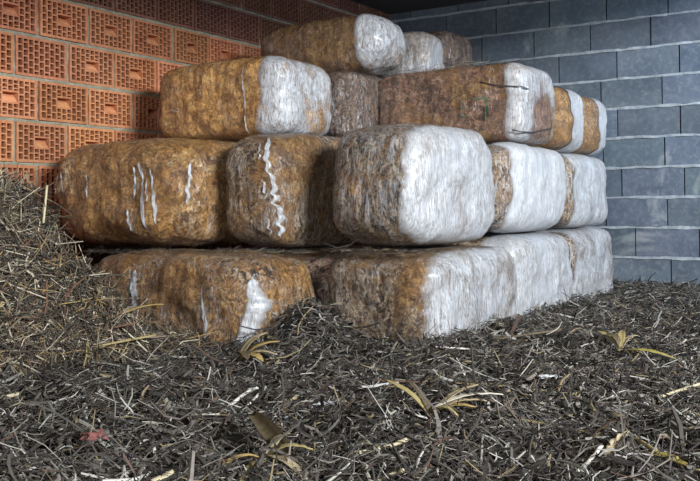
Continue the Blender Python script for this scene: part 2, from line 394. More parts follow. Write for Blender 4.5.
bale('T1', (.253, 1.062, -2.845, -2.342, .845, 1.235, 0), 'smooth golden-orange bale in the third tier by the brick wall with a white film end',
     mat_husk('husk_T1', 11, 1.05, .12, 1.28, 30, .2, .7, TG), film_c, .13, n=72, expo=5.2, lump=.010,
     strips=(([(-.375, -.02), (-.372, -.075)], .035), ([(-.37, .03), (-.385, -.16)], .010), ([(.20, .14), (.205, .0), (.215, -.17)], .012), ([(-.26, -.035), (-.2, -.05)], .03)))
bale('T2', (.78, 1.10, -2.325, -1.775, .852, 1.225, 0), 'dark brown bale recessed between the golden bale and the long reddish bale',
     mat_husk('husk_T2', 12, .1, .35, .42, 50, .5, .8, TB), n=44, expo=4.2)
bale('T3', (1.080, 1.9, -2.062, -1.573, .830, 1.219, 0), 'long reddish-brown bale in the third tier with green paint marks and a white film end',
     mat_husk('husk_T3', 13, .30, .08, .62, 34, .0, .6, ((.11, .05, .03), (.24, .115, .07), (.34, .17, .10), (.42, .25, .16))), film_b, .085, n=76, expo=8, lump=.008, wrinkle=.002, hole=(.03, -.12, .12, .16))
bale('T4', (1.13, 1.897, -1.513, -1.046, .820, 1.180, 0), 'orange bale with white end, second of three along the right side of the third tier',
     mat_husk('husk_T4', 14, 1.0, .2, 1.0, 40, .3, 1, TG), film_a, .20, side=-.08, n=48, expo=5)
bale('T5', (1.203, 1.883, -1.035, -.586, .820, 1.177, 0), 'last and smallest-looking third-tier bale, closest to the block wall',
     mat_husk('husk_T5', 15, .7, .4, .95, 44, .3, 1, TG), film_a, .20, side=-.02, n=44, expo=5)
bale('U1', (.374, 1.17, -2.187, -1.779, 1.225, 1.535, 0), 'topmost brown bale on the stack, rusty husk with a bright silvery white end',
     mat_husk('husk_U1', 16, .75, .22, .55, 30, .35, .9, ((.05,.022,.01),(.24,.10,.04),(.33,.15,.06),(.40,.22,.11))), film_c, .14, n=64, expo=3.8, lump=.014)
bale('U2', (.86, 1.225, -1.751, -1.458, 1.222, 1.492, 0), 'small silver-grey wrapped bale on the top tier just behind the topmost brown one',
     mat_husk('husk_U2', 17, .1, .9, .6, 50, .2, 1.2, TM), film_g, .25, n=40, expo=4.5)
bale('U3', (.9, 1.205, -1.43, -1.015, 1.185, 1.56, 0), 'dim brown bale at the back of the top tier, ceiling shade put into its colour',
     mat_husk('husk_U3_shaded', 18, .1, .1, .30, 40, .5, .8, TB), n=36, expo=5)  # husk colour darkened to stand for the ceiling shade

# twine and paint marks on the long reddish bale
def tube(pts, r, name, mat, parent=None, sides=6, taper=False, tint=None):
    pts = [Vector(p) for p in pts]; V = []; F = []
    for i, p in enumerate(pts):
        tdir = (pts[min(i+1, len(pts)-1)] - pts[max(i-1, 0)]).normalized()
        a = tdir.orthogonal().normalized(); b = tdir.cross(a)
        rr = r*(1 - .6*i/(len(pts)-1)) if taper else r
        for k in range(sides):
            an = 2*PI*k/sides; V.append(p + a*math.cos(an)*rr + b*math.sin(an)*rr)
    for i in range(len(pts)-1):
        for k in range(sides):
            k2 = (k+1) % sides; F.append((i*sides+k, i*sides+k2, (i+1)*sides+k2, (i+1)*sides+k))
    n = len(V); V += [pts[0], pts[-1]]
    T = [(n, (k+1) % sides, k) for k in range(sides)] + [(n+1, (len(pts)-1)*sides+k, (len(pts)-1)*sides+(k+1) % sides) for k in range(sides)]
    me = np_mesh(name, [tuple(v) for v in V], quads=F, tris=T, smooth=True, tint=tint)
    return link(name, me, mat, parent)
t = NT('dark_twine'); M_TWINE = t.out((.05, .045, .045), .7)
t = NT('green_paint'); v = t.coord(); M_GREEN = t.out(t.mix(t.ramp(t.noise(v, 60, 4, .7), [(.4, 0.), (.6, 1.)]), (.03, .20, .12), (.16, .14, .08)), .6)
T3 = BALES['T3']
yf = -.245 - .006
def onface(x, z, o=0): return (x, yf - o, z)
tube([onface(.02, -.03), onface(.05, .03), onface(.12, .055), onface(.17, .03), onface(.17, -.02), onface(.12, -.055)], .0016, 'twine', M_TWINE, T3)
tube([onface(-.10, -.14), onface(-.06, -.07), onface(-.03, .01), onface(.04, .045)], .0016, 'twine', M_TWINE, T3)
tube([onface(.20, .10), onface(.27, .08), onface(.35, .068, -.004), (.40, -.235, .065), (.418, -.18, .055)], .0028, 'twine', M_TWINE, T3)
tube([(.36, -.252, -.14), (.40, -.23, -.15), (.419, -.15, -.148), (.424, -.02, -.13), (.421, .12, -.11)], .0028, 'twine', M_TWINE, T3)
def paint(pts, w):
    b = MB()
    for (x0, z0), (x1, z1) in zip(pts[:-1], pts[1:]):
        dx, dz = x1-x0, z1-z0; L = math.hypot(dx, dz); px, pz = -dz/L*w/2, dx/L*w/2
        b.quad(onface(x0-px, z0-pz, .003), onface(x1-px, z1-pz, .003), onface(x1+px, z1+pz, .003), onface(x0+px, z0+pz, .003))
    o = b.build('paint_mark', M_GREEN, T3); o['label'] = 'green painted mark'
paint([(.165, .02), (.235, .02), (.235, -.075)], .006); paint([(.235, -.02), (.232, -.085)], .014)
paint([(.10, .02), (.10, -.06), (.135, -.06)], .005); paint([(.10, -.02), (.13, -.02)], .005)

# ---------------------------------------------------------------- brick wall (X = 0, faces +X)
def brick_wall():
    b = MB(); tint = []
    PITCH, BW, BH = .2985, .283, .184
    zl = .736                                # a bed joint
    depth = .12
    def addq(a, bb, c, d, m, tn):
        b.quad(a, bb, c, d, m); tint.extend([tn]*4)
    r = random.Random(3)
    kmin, kmax = -5, 7
    # mortar sheet behind with rough relief
    ny, nz = 300, 130
    ys = np.linspace(-7.2, 0.0, ny); zs = np.linspace(-.3, 2.06, nz)
    Yg, Zg = np.meshgrid(ys, zs, indexing='ij')
    Xg = -.012 + .006*fbm(np.stack([Yg*14, Zg*14, Yg*0], -1), 3)
    # mortar only in the joints: strips; the back of the hollow bricks stands at -depth
    for k in range(kmin, kmax):
        z0 = zl + .2*k; z1 = z0 + .2
        zc0, zc1 = z0 + .008, z1 - .008
        par = k % 2
        ph = -3.305 if par else -3.43           # left edge of a brick in this course
        n0 = math.floor((-7.2 - ph)/PITCH)
        y = ph + n0*PITCH
        i = 0
        while y < 0:
            j = r.uniform(-.004, .004)
            y0, y1 = y + .008 + j, min(y + PITCH - .008 + r.uniform(-.003, .003), -.002)
            if y1 - y0 < .03: y += PITCH; continue
            g = r.uniform(.82, 1.14); tn = (g, g*r.uniform(.92, 1.04), g*r.uniform(.86, 1.0))
            upper = k >= 4                        # purplish bricks with plain rows of holes; ceiling shade also put into their tint
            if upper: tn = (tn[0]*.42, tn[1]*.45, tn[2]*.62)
            dx = r.uniform(-.004, .004)
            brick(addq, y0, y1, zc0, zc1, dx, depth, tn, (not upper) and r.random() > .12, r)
            y += PITCH; i += 1
        # bed joint below this course
        ns = 160; yy = np.linspace(-7.2, 0, ns)
        xo = -.010 + .006*fbm(np.stack([yy*12, yy*0 + z0*9, yy*0], -1), 3)
        wo = .0125 + .004*fbm(np.stack([yy*9, yy*0 + 5 + z0*3, yy*0], -1), 2); wo2 = .0125 + .004*fbm(np.stack([yy*9, yy*0 + 25 + z0*3, yy*0], -1), 2)
        for q in range(ns-1):
            a0, a1 = yy[q], yy[q+1]
            addq((xo[q], a0, z0-wo[q]), (xo[q+1], a1, z0-wo[q+1]), (xo[q+1]+.004, a1, z0), (xo[q]+.004, a0, z0), 1, (1, 1, 1))
            addq((xo[q]+.004, a0, z0), (xo[q+1]+.004, a1, z0), (xo[q+1], a1, z0+wo2[q+1]), (xo[q], a0, z0+wo2[q]), 1, (1, 1, 1))
        # head joints: rough mortar between the bricks
        y = ph + n0*PITCH
        while y < 0:
            ks = 6; zz = np.linspace(z0, z1, ks+1); w = [.009 + r.uniform(0, .006) for _ in range(ks+1)]; xx = [-.012 + r.uniform(-.004, .005) for _ in range(ks+1)]
            for q in range(ks):
                addq((xx[q], y-w[q], zz[q]), (xx[q], y+w[q], zz[q]), (xx[q+1], y+w[q+1], zz[q+1]), (xx[q+1], y-w[q+1], zz[q+1]), 1, (1, 1, 1))
            y += PITCH
    # solid body behind
    n = len(b.v); b.box(-.32, -depth-.002, -7.2, .2, -.3, 2.06, 0); tint.extend([(.4, .4, .4)]*8)
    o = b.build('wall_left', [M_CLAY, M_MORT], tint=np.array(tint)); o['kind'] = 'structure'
    return o
def brick(addq, y0, y1, z0, z1, dx, depth, tn, grip, r):
    X = dx
    W, H = y1-y0, z1-z0
    full = W > .2
    nc = 9 if full else max(2, int(round(W/.031)))
    rim = .0125 if full else .011; rib = .0068
    cw = (W - 2*rim - (nc-1)*rib)/nc
    dark = tn
    def face(a, bb, c, d): # solid on the face plane
        if bb-a > 1e-5 and d-c > 1e-5: addq((X, a, c), (X, bb, c), (X, bb, d), (X, a, d), 0, tn)
    def hole(a, bb, c, d):
        D = -depth
        addq((D, a, c), (D, bb, c), (D, bb, d), (D, a, d), 0, dark)
        addq((X, a, c), (X, bb, c), (D, bb, c), (D, a, c), 0, tn)
        addq((X, bb, d), (X, a, d), (D, a, d), (D, bb, d), 0, tn)
        addq((X, a, d), (X, a, c), (D, a, c), (D, a, d), 0, tn)
        addq((X, bb, c), (X, bb, d), (D, bb, d), (D, bb, c), 0, tn)
    # outer side walls of the brick
    D = -depth
    addq((X, y0, z0), (X, y1, z0), (D, y1, z0), (D, y0, z0), 0, tn); addq((X, y0, z1), (X, y0, z0), (D, y0, z0), (D, y0, z1), 0, tn)
    addq((X, y1, z0), (X, y1, z1), (D, y1, z1), (D, y1, z0), 0, tn); addq((X, y1, z1), (X, y0, z1), (D, y0, z1), (D, y1, z1), 0, tn)
    face(y0, y0+rim, z0, z1)
    y = y0 + rim
    gz0, gz1 = z0 + H*.385, z0 + H*.63
    for c in range(nc):
        a, e = y, y + cw
        mid = grip and full and 3 <= c <= 5
        st = (c % 2)*.5
        zb, zt = z0 + rim, z1 - rim
        spans = []
        if mid:
            for lo, hi in ((zb, gz0-.008), (gz1+.008, zt)):
                L = hi-lo; nn = 2
                if c % 2:  # staggered
                    hh = (L - rib*1.6)/2.5
                    spans += [(lo, lo+hh*.5), (lo+hh*.5+rib*.8, lo+hh*1.5+rib*.8), (lo+hh*1.5+rib*1.6, hi)]
                else:
                    hh = (L - rib)/nn; spans += [(lo+q*(hh+rib), lo+q*(hh+rib)+hh) for q in range(nn)]
        else:
            nn = 5; L = zt-zb; hh = (L - rib*(nn-1))/nn
            if st and full:
                hh = (L - rib*nn)/(nn); spans = [(zb, zb+hh*.5)]; zc = zb+hh*.5+rib
                for q in range(nn-1): spans.append((zc, zc+hh)); zc += hh+rib
                spans.append((zc, zt))
            else: spans = [(zb+q*(hh+rib), zb+q*(hh+rib)+hh) for q in range(nn)]
        last = z0
        if mid:
            spans = sorted(spans)
            seq = spans
            cur = z0
            for (s0, s1) in seq:
                if s0 > gz1 and cur < gz1:
                    face(a, e, cur, gz0)
                    cur = gz1
                face(a, e, cur, s0); hole(a, e, s0, s1); cur = s1
            face(a, e, cur, z1)
        else:
            cur = z0
            for (s0, s1) in spans: face(a, e, cur, s0); hole(a, e, s0, s1); cur = s1
            face(a, e, cur, z1)
        # rib to the next column
        yn = e + rib if c < nc-1 else y1
        if mid and c < 5: face(e, yn, z0, gz0); face(e, yn, gz1, z1)
        else: face(e, yn, z0, z1)
        y = e + rib
    if grip and full:
        a = y0 + rim + 3*(cw+rib); e = a + 3*cw + 2*rib; D = -.045
        lt = (min(1.6, tn[0]*1.35), min(1.6, tn[1]*1.5), min(1.6, tn[2]*1.45))
        # grip recess: a sloping clay floor rising from deep at the top to shallow at the bottom
        zc = gz0 + (gz1-gz0)*.62
        addq((X-.003, a, gz0), (X-.003, e, gz0), (X-.030, e, zc), (X-.030, a, zc), 0, lt)
        addq((X-.030, a, zc), (X-.030, e, zc), (D, e, gz1), (D, a, gz1), 0, tn)
        addq((X, e, gz1), (X, a, gz1), (D, a, gz1), (D, e, gz1), 0, tn)
        addq((X, a, gz1), (X, a, gz0), (D, a, gz0), (D, a, gz1), 0, tn)
        addq((X, e, gz0), (X, e, gz1), (D, e, gz1), (D, e, gz0), 0, tn)
brick_wall()

# ---------------------------------------------------------------- block wall (Y = 0, faces -Y)
def block_wall():
    b = MB(); tint = []
    r = random.Random(11)
    XE = 4.3
    def bx(*a, m=0, tn=(1, 1, 1)): b.box(*a, m); tint.extend([tn]*8)
    zl = .174
    starts = [1.67, 2.092, 1.87, 2.08, 1.784, 2.067, 1.764, 2.058, 1.653, 1.764, 1.64, 1.80]   # one head joint of each course, from z = -.026 up
    for k in range(-2, 10):
        z0, z1 = zl + .2*k, zl + .2*(k+1)
        s = {-1: 2.096, 0: 1.87, 1: 2.08, 2: 1.784, 3: 2.067, 4: 1.764, 5: 1.653, 6: 1.764, 7: 1.99, 8: 1.70}.get(k, 1.8)
        n0 = math.floor((0 - s)/.405)
        x = s + n0*.405
        while x < XE:
            xa, xb = max(x + r.uniform(.004, .007), 0.0), min(x + .405 - .004, XE)
            if xb - xa > .02:
                g = r.uniform(.82, 1.15); tn = (g*r.uniform(.95, 1.05), g, g*r.uniform(.96, 1.06))
                y = r.uniform(-.004, .003)
                bx(xa, xb, y, .19, z0+.007, z1-.006, m=0, tn=tn)
            x += .405
        # bed joint: uneven pale mortar squeezed out along the course
        n = 150; xs = np.linspace(0, XE, n)
        w0 = .0085 + .004*fbm(np.stack([xs*11, xs*0 + z0*7, xs*0], -1), 3); w1 = .008 + .0045*fbm(np.stack([xs*10, xs*0 + z0*7 + 40, xs*0], -1), 3)
        yo = -.006 + .005*fbm(np.stack([xs*16, xs*0 + z0*5 + 9, xs*0], -1), 2)
        for q in range(n-1):
            a, c = xs[q], xs[q+1]
            P0, P1 = (a, yo[q], z0-w0[q]), (c, yo[q+1], z0-w0[q+1]); P2, P3 = (c, yo[q+1], z0+w1[q+1]), (a, yo[q], z0+w1[q])
            for f in ((P0, P1, P2, P3), ((a, .02, z0-.006), (c, .02, z0-.006), P1, P0), (P3, P2, (c, .02, z0+.006), (a, .02, z0+.006))):
                b.quad(*f, 1); tint.extend([(1, 1, 1)]*4)
    bx(0, XE, .12, .25, -.3, 2.2, m=0, tn=(.35, .35, .35))
    o = b.build('wall_back', [M_BLOCK, M_JOINT], tint=np.array(tint)); o['kind'] = 'structure'
    # bevel the block arrises a little
    return o
block_wall()

# ---------------------------------------------------------------- floor and ceiling
b = MB(); b.box(-.25, 4.6, -7.2, .25, -.34, -.14); b.build('floor', M_FLOOR)['kind'] = 'structure'
b = MB(); b.box(-.25, 4.3, -6.6, .25, 2.035, 2.2)
b.build('ceiling', M_CEIL)['kind'] = 'structure'

# ---------------------------------------------------------------- the ground of chopped straw
def sstep(x, a, b):
    t = np.clip((x-a)/(b-a), 0, 1); return t*t*(3-2*t)
def seg_d(P, A, B):
    A = np.array(A); B = np.array(B); d = B-A; t = np.clip(((P-A)@d)/(d@d), 0, 1); return np.linalg.norm(P-A-t[..., None]*d, axis=-1)
def heap(x, y):
    """heap of loose straw against the brick wall"""
    H = np.interp(y, [-6, -4.6, -4.25, -4.12, -4.0, -3.9, -3.75, -3.6, -3.45], [.68, .64, .61, .52, .34, .22, .12, .05, .0])
    face = np.interp(y, [-6, -4.25, -3.65, -3.4], [.75, 1.12, 1.40, 1.5]) + .03*vnoise(np.stack([y*7, y*0, y*0+3], -1))
    s = 1 - sstep(x, face-.20, face+.06)
    return H*s
def terrain(x, y):
    P = np.stack([x, y, np.zeros_like(x)], -1)
    z = .018*fbm(P*2.2, 2) + .026*fbm(P*8 + 30, 3) + .012
    z = z*np.clip(.35 + (-y)/2.2, .35, 1)
    g = lambda cx, cy, s, a: a*np.exp(-((x-cx)**2 + (y-cy)**2)/(2*s*s))
    z = z + g(1.53, -3.30, .08, .09) + g(1.50, -3.15, .08, .07) - g(1.15, -3.66, .18, .05) + g(1.78, -3.35, .22, .035) + g(2.15, -2.6, .3, .02) + g(.5, -3.62, .16, .05)
    z = z + g(2.45, -4.2, .16, .03) + g(1.7, -4.4, .2, .03)
    hp = heap(x, y)
    return np.maximum(z, -.035) * (1 - np.clip(hp*3, 0, 1)) + hp*(1 + .09*fbm(P*9, 2)) + .02*fbm(P*18 + 5, 1)*np.clip(hp*4, 0, 1)
def grid_mesh(x0, x1, y0, y1, nx, ny, test):
    xs = np.linspace(x0, x1, nx); ys = np.linspace(y0, y1, ny); X, Y = np.meshgrid(xs, ys, indexing='ij')
    Z = terrain(X, Y) - .012
    V = np.stack([X, Y, Z], -1).reshape(-1, 3); idx = np.arange(nx*ny).reshape(nx, ny)
    Q = np.stack([idx[:-1, :-1], idx[1:, :-1], idx[1:, 1:], idx[:-1, 1:]], -1).reshape(-1, 4)
    c = V[Q].mean(1); Q = Q[test(c[:, 0], c[:, 1])]
    used = np.unique(Q); mp = np.zeros(len(V), int); mp[used] = np.arange(len(used))
    return V[used], mp[Q]
def strands(pos, L, W, theta, nrm, cols, lift, tilt, curv, flat=.35):
    """bent three-sided stalks, four rings each"""
    n = len(pos)
    a = np.stack([np.cos(theta), np.sin(theta), np.zeros(n)], 1)
    t = a - (a*nrm).sum(1, keepdims=True)*nrm; t /= np.linalg.norm(t, axis=1, keepdims=True)
    t = t*np.cos(tilt)[:, None] + nrm*np.sin(tilt)[:, None]
    s = np.cross(nrm, t); s /= np.linalg.norm(s, axis=1, keepdims=True)
    nn = np.cross(t, s)
    roll = RNG.uniform(-.9, .9, n); s, nn = s*np.cos(roll)[:, None] + nn*np.sin(roll)[:, None], nn*np.cos(roll)[:, None] - s*np.sin(roll)[:, None]
    R = 4; V = np.zeros((n, R, 3, 3))
    cn = RNG.normal(size=n)*curv*.6
    kink = RNG.normal(size=(n, R))*.03
    base = pos + nrm*(lift + np.abs(np.sin(tilt))*L*.45)[:, None]
    for i in range(R):
        u = i/(R-1) - .5
        c = base + t*(u*L)[:, None] + s*((curv*(u*u)*2 + kink[:, i])*L)[:, None] + nn*((cn*u*u)*L)[:, None]
        w = W*(1.0 if i in (1, 2) else .75)
        V[:, i, 0] = c - s*(w*.5)[:, None]; V[:, i, 1] = c + s*(w*.5)[:, None]; V[:, i, 2] = c + nn*(w*flat)[:, None]
    b = (np.arange(n)*R*3)[:, None]
    Q = []
    for i in range(R-1):
        for k in range(3):
            k2 = (k+1) % 3; Q.append(np.stack([b[:, 0]+i*3+k, b[:, 0]+i*3+k2, b[:, 0]+(i+1)*3+k2, b[:, 0]+(i+1)*3+k], 1))
    Q = np.concatenate(Q)
    T = np.concatenate([np.stack([b[:, 0]+2, b[:, 0]+1, b[:, 0]], 1), np.stack([b[:, 0]+9, b[:, 0]+10, b[:, 0]+11], 1)])
    return V.reshape(-1, 3), Q, T, np.repeat(cols, R*3, 0)
def normals(x, y):
    e = .01; dx = (terrain(x+e, y) - terrain(x-e, y))/(2*e); dy = (terrain(x, y+e) - terrain(x, y-e))/(2*e)
    n = np.stack([-dx, -dy, np.ones_like(dx)], 1); return n/np.linalg.norm(n, axis=1, keepdims=True)
def palette(n, warm=0.):
    base = np.array([[.022, .019, .018], [.055, .048, .042], [.12, .105, .088], [.25, .225, .185], [.48, .455, .40], [.30, .22, .09], [.12, .06, .035]])
    p = np.array([.34, .25, .17, .12, .075, .035 + warm*.06, .03 + warm*.1]); p /= p.sum()
    c = base[RNG.choice(len(base), n, p=p)]
    g = c.mean(1, keepdims=True); c = g + (c-g)*(.72 + .3*warm)
    return np.clip(c*RNG.uniform(.72, 1.25, (n, 1))*RNG.uniform(.95, 1.05, (n, 3)), 0, 1)
BX = [tuple(o.location[i] + s*o.dimensions[i]/2 for i in range(2) for s in (-1, 1)) for k, o in BALES.items() if k[0] == 'B']
bpy.context.view_layer.update()
BX = [(o.location[0]-o.dimensions[0]/2, o.location[0]+o.dimensions[0]/2, o.location[1]-o.dimensions[1]/2, o.location[1]+o.dimensions[1]/2) for k, o in BALES.items() if k[0] == 'B']
def outside_bales(x, y, m=.0):
    ok = np.ones(len(x), bool)
    for (a, b_, c, d) in BX: ok &= ~((x > a+m) & (x < b_-m) & (y > c+m) & (y < d-m))
    ok &= ~((x < 1.4) & (y > -2.8))
    return ok
yaw = math.radians(32.7)
def sample(n, x0, x1, y0, y1, power=1.25, near=1.45):
    out = []; tot = 0
    while tot < n:
        x = RNG.uniform(x0, x1, n*2); y = RNG.uniform(y0, y1, n*2)
        dx, dy = x-CAM[0], y-CAM[1]; d = np.hypot(dx, dy)
        ang = np.abs(np.arctan2(dx, dy) + yaw)
        p = np.minimum(1, (near/np.maximum(d, .1))**power)*np.where(ang < math.radians(27), 1, .12)*np.where(d > .8, 1, .15)
        k = (RNG.random(n*2) < p) & outside_bales(x, y, .05)
        out.append(np.stack([x[k], y[k]], 1)); tot += k.sum()
    return np.concatenate(out)[:n]

is_heap = lambda x, y: heap(x, y) > .035
# floor litter
V0, Q0 = grid_mesh(0.0, 4.4, -7.0, -.0, 420, 640, lambda x, y: ~is_heap(x, y))
P = sample(105000, 0.02, 4.3, -5.6, -.02); P = P[~is_heap(P[:, 0], P[:, 1])]
n = len(P); z = terrain(P[:, 0], P[:, 1])
d = np.hypot(P[:, 0]-CAM[0], P[:, 1]-CAM[1])
L = np.clip(RNG.lognormal(math.log(.030), .60, n), .010, .17)
W = np.clip(RNG.lognormal(math.log(.0036), .55, n), .0014, .014)
lift = np.abs(RNG.normal(0, .012, n)) - .004
cols = palette(n)
V1, Q1, T1, C1 = strands(np.column_stack([P, z]), L, W, RNG.uniform(0, 2*PI, n), normals(P[:, 0], P[:, 1]), cols, lift, RNG.normal(0, .28, n), RNG.normal(0, .28, n))
VV = np.concatenate([V0, V1]); QQ = np.concatenate([Q0, Q1 + len(V0)]); TT = T1 + len(V0)
mi = np.concatenate([np.zeros(len(Q0)), np.ones(len(Q1) + len(TT))])
tint = np.concatenate([np.full((len(V0), 3), .05), C1])
o = link('straw_litter', np_mesh('straw_litter', VV, quads=QQ, tris=TT, midx=mi, tint=tint), [M_SOIL, M_STRAW])
prop(o, 'chopped dry maize straw and husks covering the whole shed floor', 'straw', kind='stuff')
# the heap
V0, Q0 = grid_mesh(0.0, 1.7, -6.2, -3.3, 220, 380, is_heap)
P = sample(34000, .02, 1.6, -5.4, -3.35, .6, 2.5); P = P[is_heap(P[:, 0], P[:, 1])]
# the steep face needs more stalks
P2 = sample(60000, .8, 1.62, -5.0, -3.4, .3, 2.5); nz = normals(P2[:, 0], P2[:, 1])[:, 2]; P2 = P2[is_heap(P2[:, 0], P2[:, 1]) & (nz < .75)][:26000]
P = np.concatenate([P, P2]); n = len(P); z = terrain(P[:, 0], P[:, 1])
N = normals(P[:, 0], P[:, 1]); steep = N[:, 2] < .7
th = RNG.uniform(0, 2*PI, n); down = np.arctan2(N[:, 1], N[:, 0]); th = np.where(steep & (RNG.random(n) < .55), down + RNG.normal(0, .5, n), th)
L = np.clip(RNG.lognormal(math.log(.085), .45, n), .025, .24); W = np.clip(RNG.lognormal(math.log(.0034), .4, n), .0014, .008)
cols = palette(n, .6)*np.array([1.35, 1.27, 1.10])
V1, Q1, T1, C1 = strands(np.column_stack([P, z]), L, W, th, N, np.clip(cols, 0, 1), np.abs(RNG.normal(0, .014, n)) - .004, RNG.normal(0, .22, n), RNG.normal(0, .35, n))
VV = np.concatenate([V0, V1]); QQ = np.concatenate([Q0, Q1 + len(V0)]); TT = T1 + len(V0)
mi = np.concatenate([np.zeros(len(Q0)), np.ones(len(Q1) + len(TT))]); tint = np.concatenate([np.full((len(V0), 3), .05), C1])
o = link('straw_heap', np_mesh('straw_heap', VV, quads=QQ, tris=TT, midx=mi, tint=tint), [M_SOIL, M_STRAW])
prop(o, 'tall loose heap of dry straw at the left against the brick wall', 'straw heap', kind='stuff')
# loose wisps caught on the ledge between the bottom and the middle bales
def wisps(name, label, boxes, n, Lm):
    ps = []
    for (x0, x1, y0, y1, z, w) in boxes:
        k = int(n*w); ps.append(np.column_stack([RNG.uniform(x0, x1, k), RNG.uniform(y0, y1, k), np.full(k, z) + RNG.uniform(0, .006, k)]))
    P = np.concatenate(ps); k = len(P); N = np.tile([0, 0, 1.], (k, 1))
    th = RNG.normal(0, .5, k)
    V, Q, T, C = strands(P, np.clip(RNG.lognormal(math.log(Lm), .4, k), .02, .16), RNG.uniform(.0014, .0032, k), th, N, palette(k, .5), np.full(k, .001), RNG.normal(.04, .1, k), RNG.normal(0, .3, k))
    prop(link(name, np_mesh(name, V, quads=Q, tris=T, tint=C), M_STRAW), label, 'straw', kind='stuff')
wisps('loose_straw', 'thin layer of loose straw caught on the ledge between bottom and middle bales',
      [(.35, 1.2, -3.33, -3.22, .335, .6), (1.0, 1.42, -3.2, -3.08, .343, .25), (1.5, 1.9, -3.1, -3.04, .35, .15)], 1500, .055)
wisps('straw_wisps', 'few dry wisps lying on top of the long reddish bale',
      [(1.25, 1.85, -2.03, -1.9, 1.222, 1)], 70, .09)

# ---------------------------------------------------------------- single pieces lying on the litter
def tz(x, y): return float(terrain(np.array([x]), np.array([y]))[0])
def vary(c, k=.06): return tuple(max(0, min(1, q*(1+random.uniform(-k, k)))) for q in c)
def mat_leaf(name, a, b, rough=.6, stripes=90):
    t = NT(name); v = t.coord((stripes, stripes*.15, stripes*.15)); n = t.noise(v, 1, 4, .6, .3); g = t.noise(t.coord(), 30, 4, .7)
    c = t.mix(n, a, b); c = t.mix(t.ramp(g, [(.56, 0.), (.72, .7)]), c, tuple(q*.3 for q in a))
    return t.out(c, rough, t.bump(n, .5, .003))
def blade(name, label, cat, p0, p1, width, mat, lift=.03, arch=.02, cup=.25, fold=0., curve=0., group=None, nseg=18, nw=7, ragged=.1, droop=0.):
    """a dried leaf or husk: cupped strip with thickness and ragged outline between two ground points"""
    p0 = Vector((p0[0], p0[1], tz(*p0[:2]) + lift + (p0[2] if len(p0) > 2 else 0))); p1 = Vector((p1[0], p1[1], tz(*p1[:2]) + lift + (p1[2] if len(p1) > 2 else 0)))
    ax = (p1-p0); L = ax.length; ax.normalize(); side = ax.cross(Vector((0, 0, 1))).normalized(); up = side.cross(ax)
    r = random.Random(hash_(name + str(round(p0.x, 3)))); V = []; F = []
    for i in range(nseg+1):
        u = i/nseg; prof = max(.06, (math.sin(PI*min(1, u*.92+.08))**.6))
        w = width*prof*(1 + r.uniform(-ragged, ragged))
        c = p0 + ax*(L*u) + up*(arch*math.sin(PI*u) + r.uniform(-.001, .001) - droop*u*u) + side*(curve*math.sin(PI*u))
        for j in range(nw):
            s = j/(nw-1)*2 - 1
            a = s*cup*PI
            off = side*(w/2*(math.sin(a)/(math.sin(cup*PI) if cup > .01 else 1))) + up*(w/2*(1-math.cos(a))*1.1 + .0012*math.sin(j*2.6 + i*.3))
            V.append(tuple(c + off))
    m = len(V)
    V += [(x, y, z-.0015) for (x, y, z) in V]
    for i in range(nseg):
        for j in range(nw-1):
            a = i*nw+j; F.append((a, a+nw, a+nw+1, a+1)); F.append((a+m, a+1+m, a+nw+1+m, a+nw+m))
    for i in range(nseg):
        a = i*nw; F.append((a, a+m, a+nw+m, a+nw)); a = i*nw+nw-1; F.append((a, a+nw, a+nw+m, a+m))
    for j in range(nw-1):
        a = j; F.append((a, a+1, a+1+m, a+m)); a = nseg*nw+j; F.append((a, a+m, a+1+m, a+1))
    # origin at its base
    V = [(x-p0.x, y-p0.y, z-p0.z) for x, y, z in V]
    o = link(name, np_mesh(name, V, quads=F, smooth=True), mat); o.location = p0
    if label: prop(o, label, cat, group)
    return o
def hash_(s):
    h = 7
    for ch in s: h = (h*31 + ord(ch)) % 1000003
    return h
def stalk(name, label, pts, r, mat, group=None, lift=.012, taper=False, nodes=True):
    P = [Vector((p[0], p[1], tz(p[0], p[1]) + lift + (p[2] if len(p) > 2 else 0))) for p in pts]
    # resample smoothly
    out = []
    for i in range(len(P)-1):
        for q in range(5):
            u = q/5; a = P[max(i-1, 0)]; b_ = P[i]; c = P[i+1]; d_ = P[min(i+2, len(P)-1)]
            out.append(.5*((2*b_) + (c-a)*u + (2*a-5*b_+4*c-d_)*u*u + (3*b_-3*c+d_-a)*u**3))
    out.append(P[-1]); o0 = out[0].copy(); out = [p-o0 for p in out]
    o = tube(out, r, name, mat, None, 8, taper); o.location = o0
    if label: prop(o, label, 'stalk', group)
    if nodes and r > .0035 and len(out) > 6:
        m = out[len(out)//2]; dd = (out[len(out)//2+1]-m).normalized()*.004
        tube([m-dd, m+dd], r*1.25, 'stalk_node', mat, o, 8)
    return o
M_PALE = mat_leaf('pale_husk', (.42, .38, .28), (.66, .62, .54))
M_GOLD = mat_leaf('golden_husk', (.27, .18, .06), (.46, .33, .13))
M_BROWN = mat_leaf('brown_leaf', (.055, .042, .024), (.13, .10, .055))
M_YEL = mat_leaf('yellow_green_leaf', (.30, .26, .06), (.50, .40, .12))
M_RUST = mat_leaf('rusty_leaf', (.28, .12, .05), (.42, .22, .10))
M_DULL = mat_leaf('dull_husk', (.26, .20, .11), (.44, .37, .24))
M_STEM = mat_leaf('straw_stem', (.44, .37, .22), (.60, .53, .36))
M_STEMP = mat_leaf('bleached_stem', (.52, .49, .43), (.70, .68, .62))
M_STEMD = mat_leaf('olive_stem', (.24, .19, .08), (.36, .29, .13))
t = NT('film_scrap'); v = t.coord(); M_SCRAP = t.out(t.mix(t.noise(v, 60, 4, .7), (.55, .58, .62), (.85, .87, .90)), .3)
t = NT('blue_scrap'); M_BLUE = t.out((.25, .50, .58), .4)
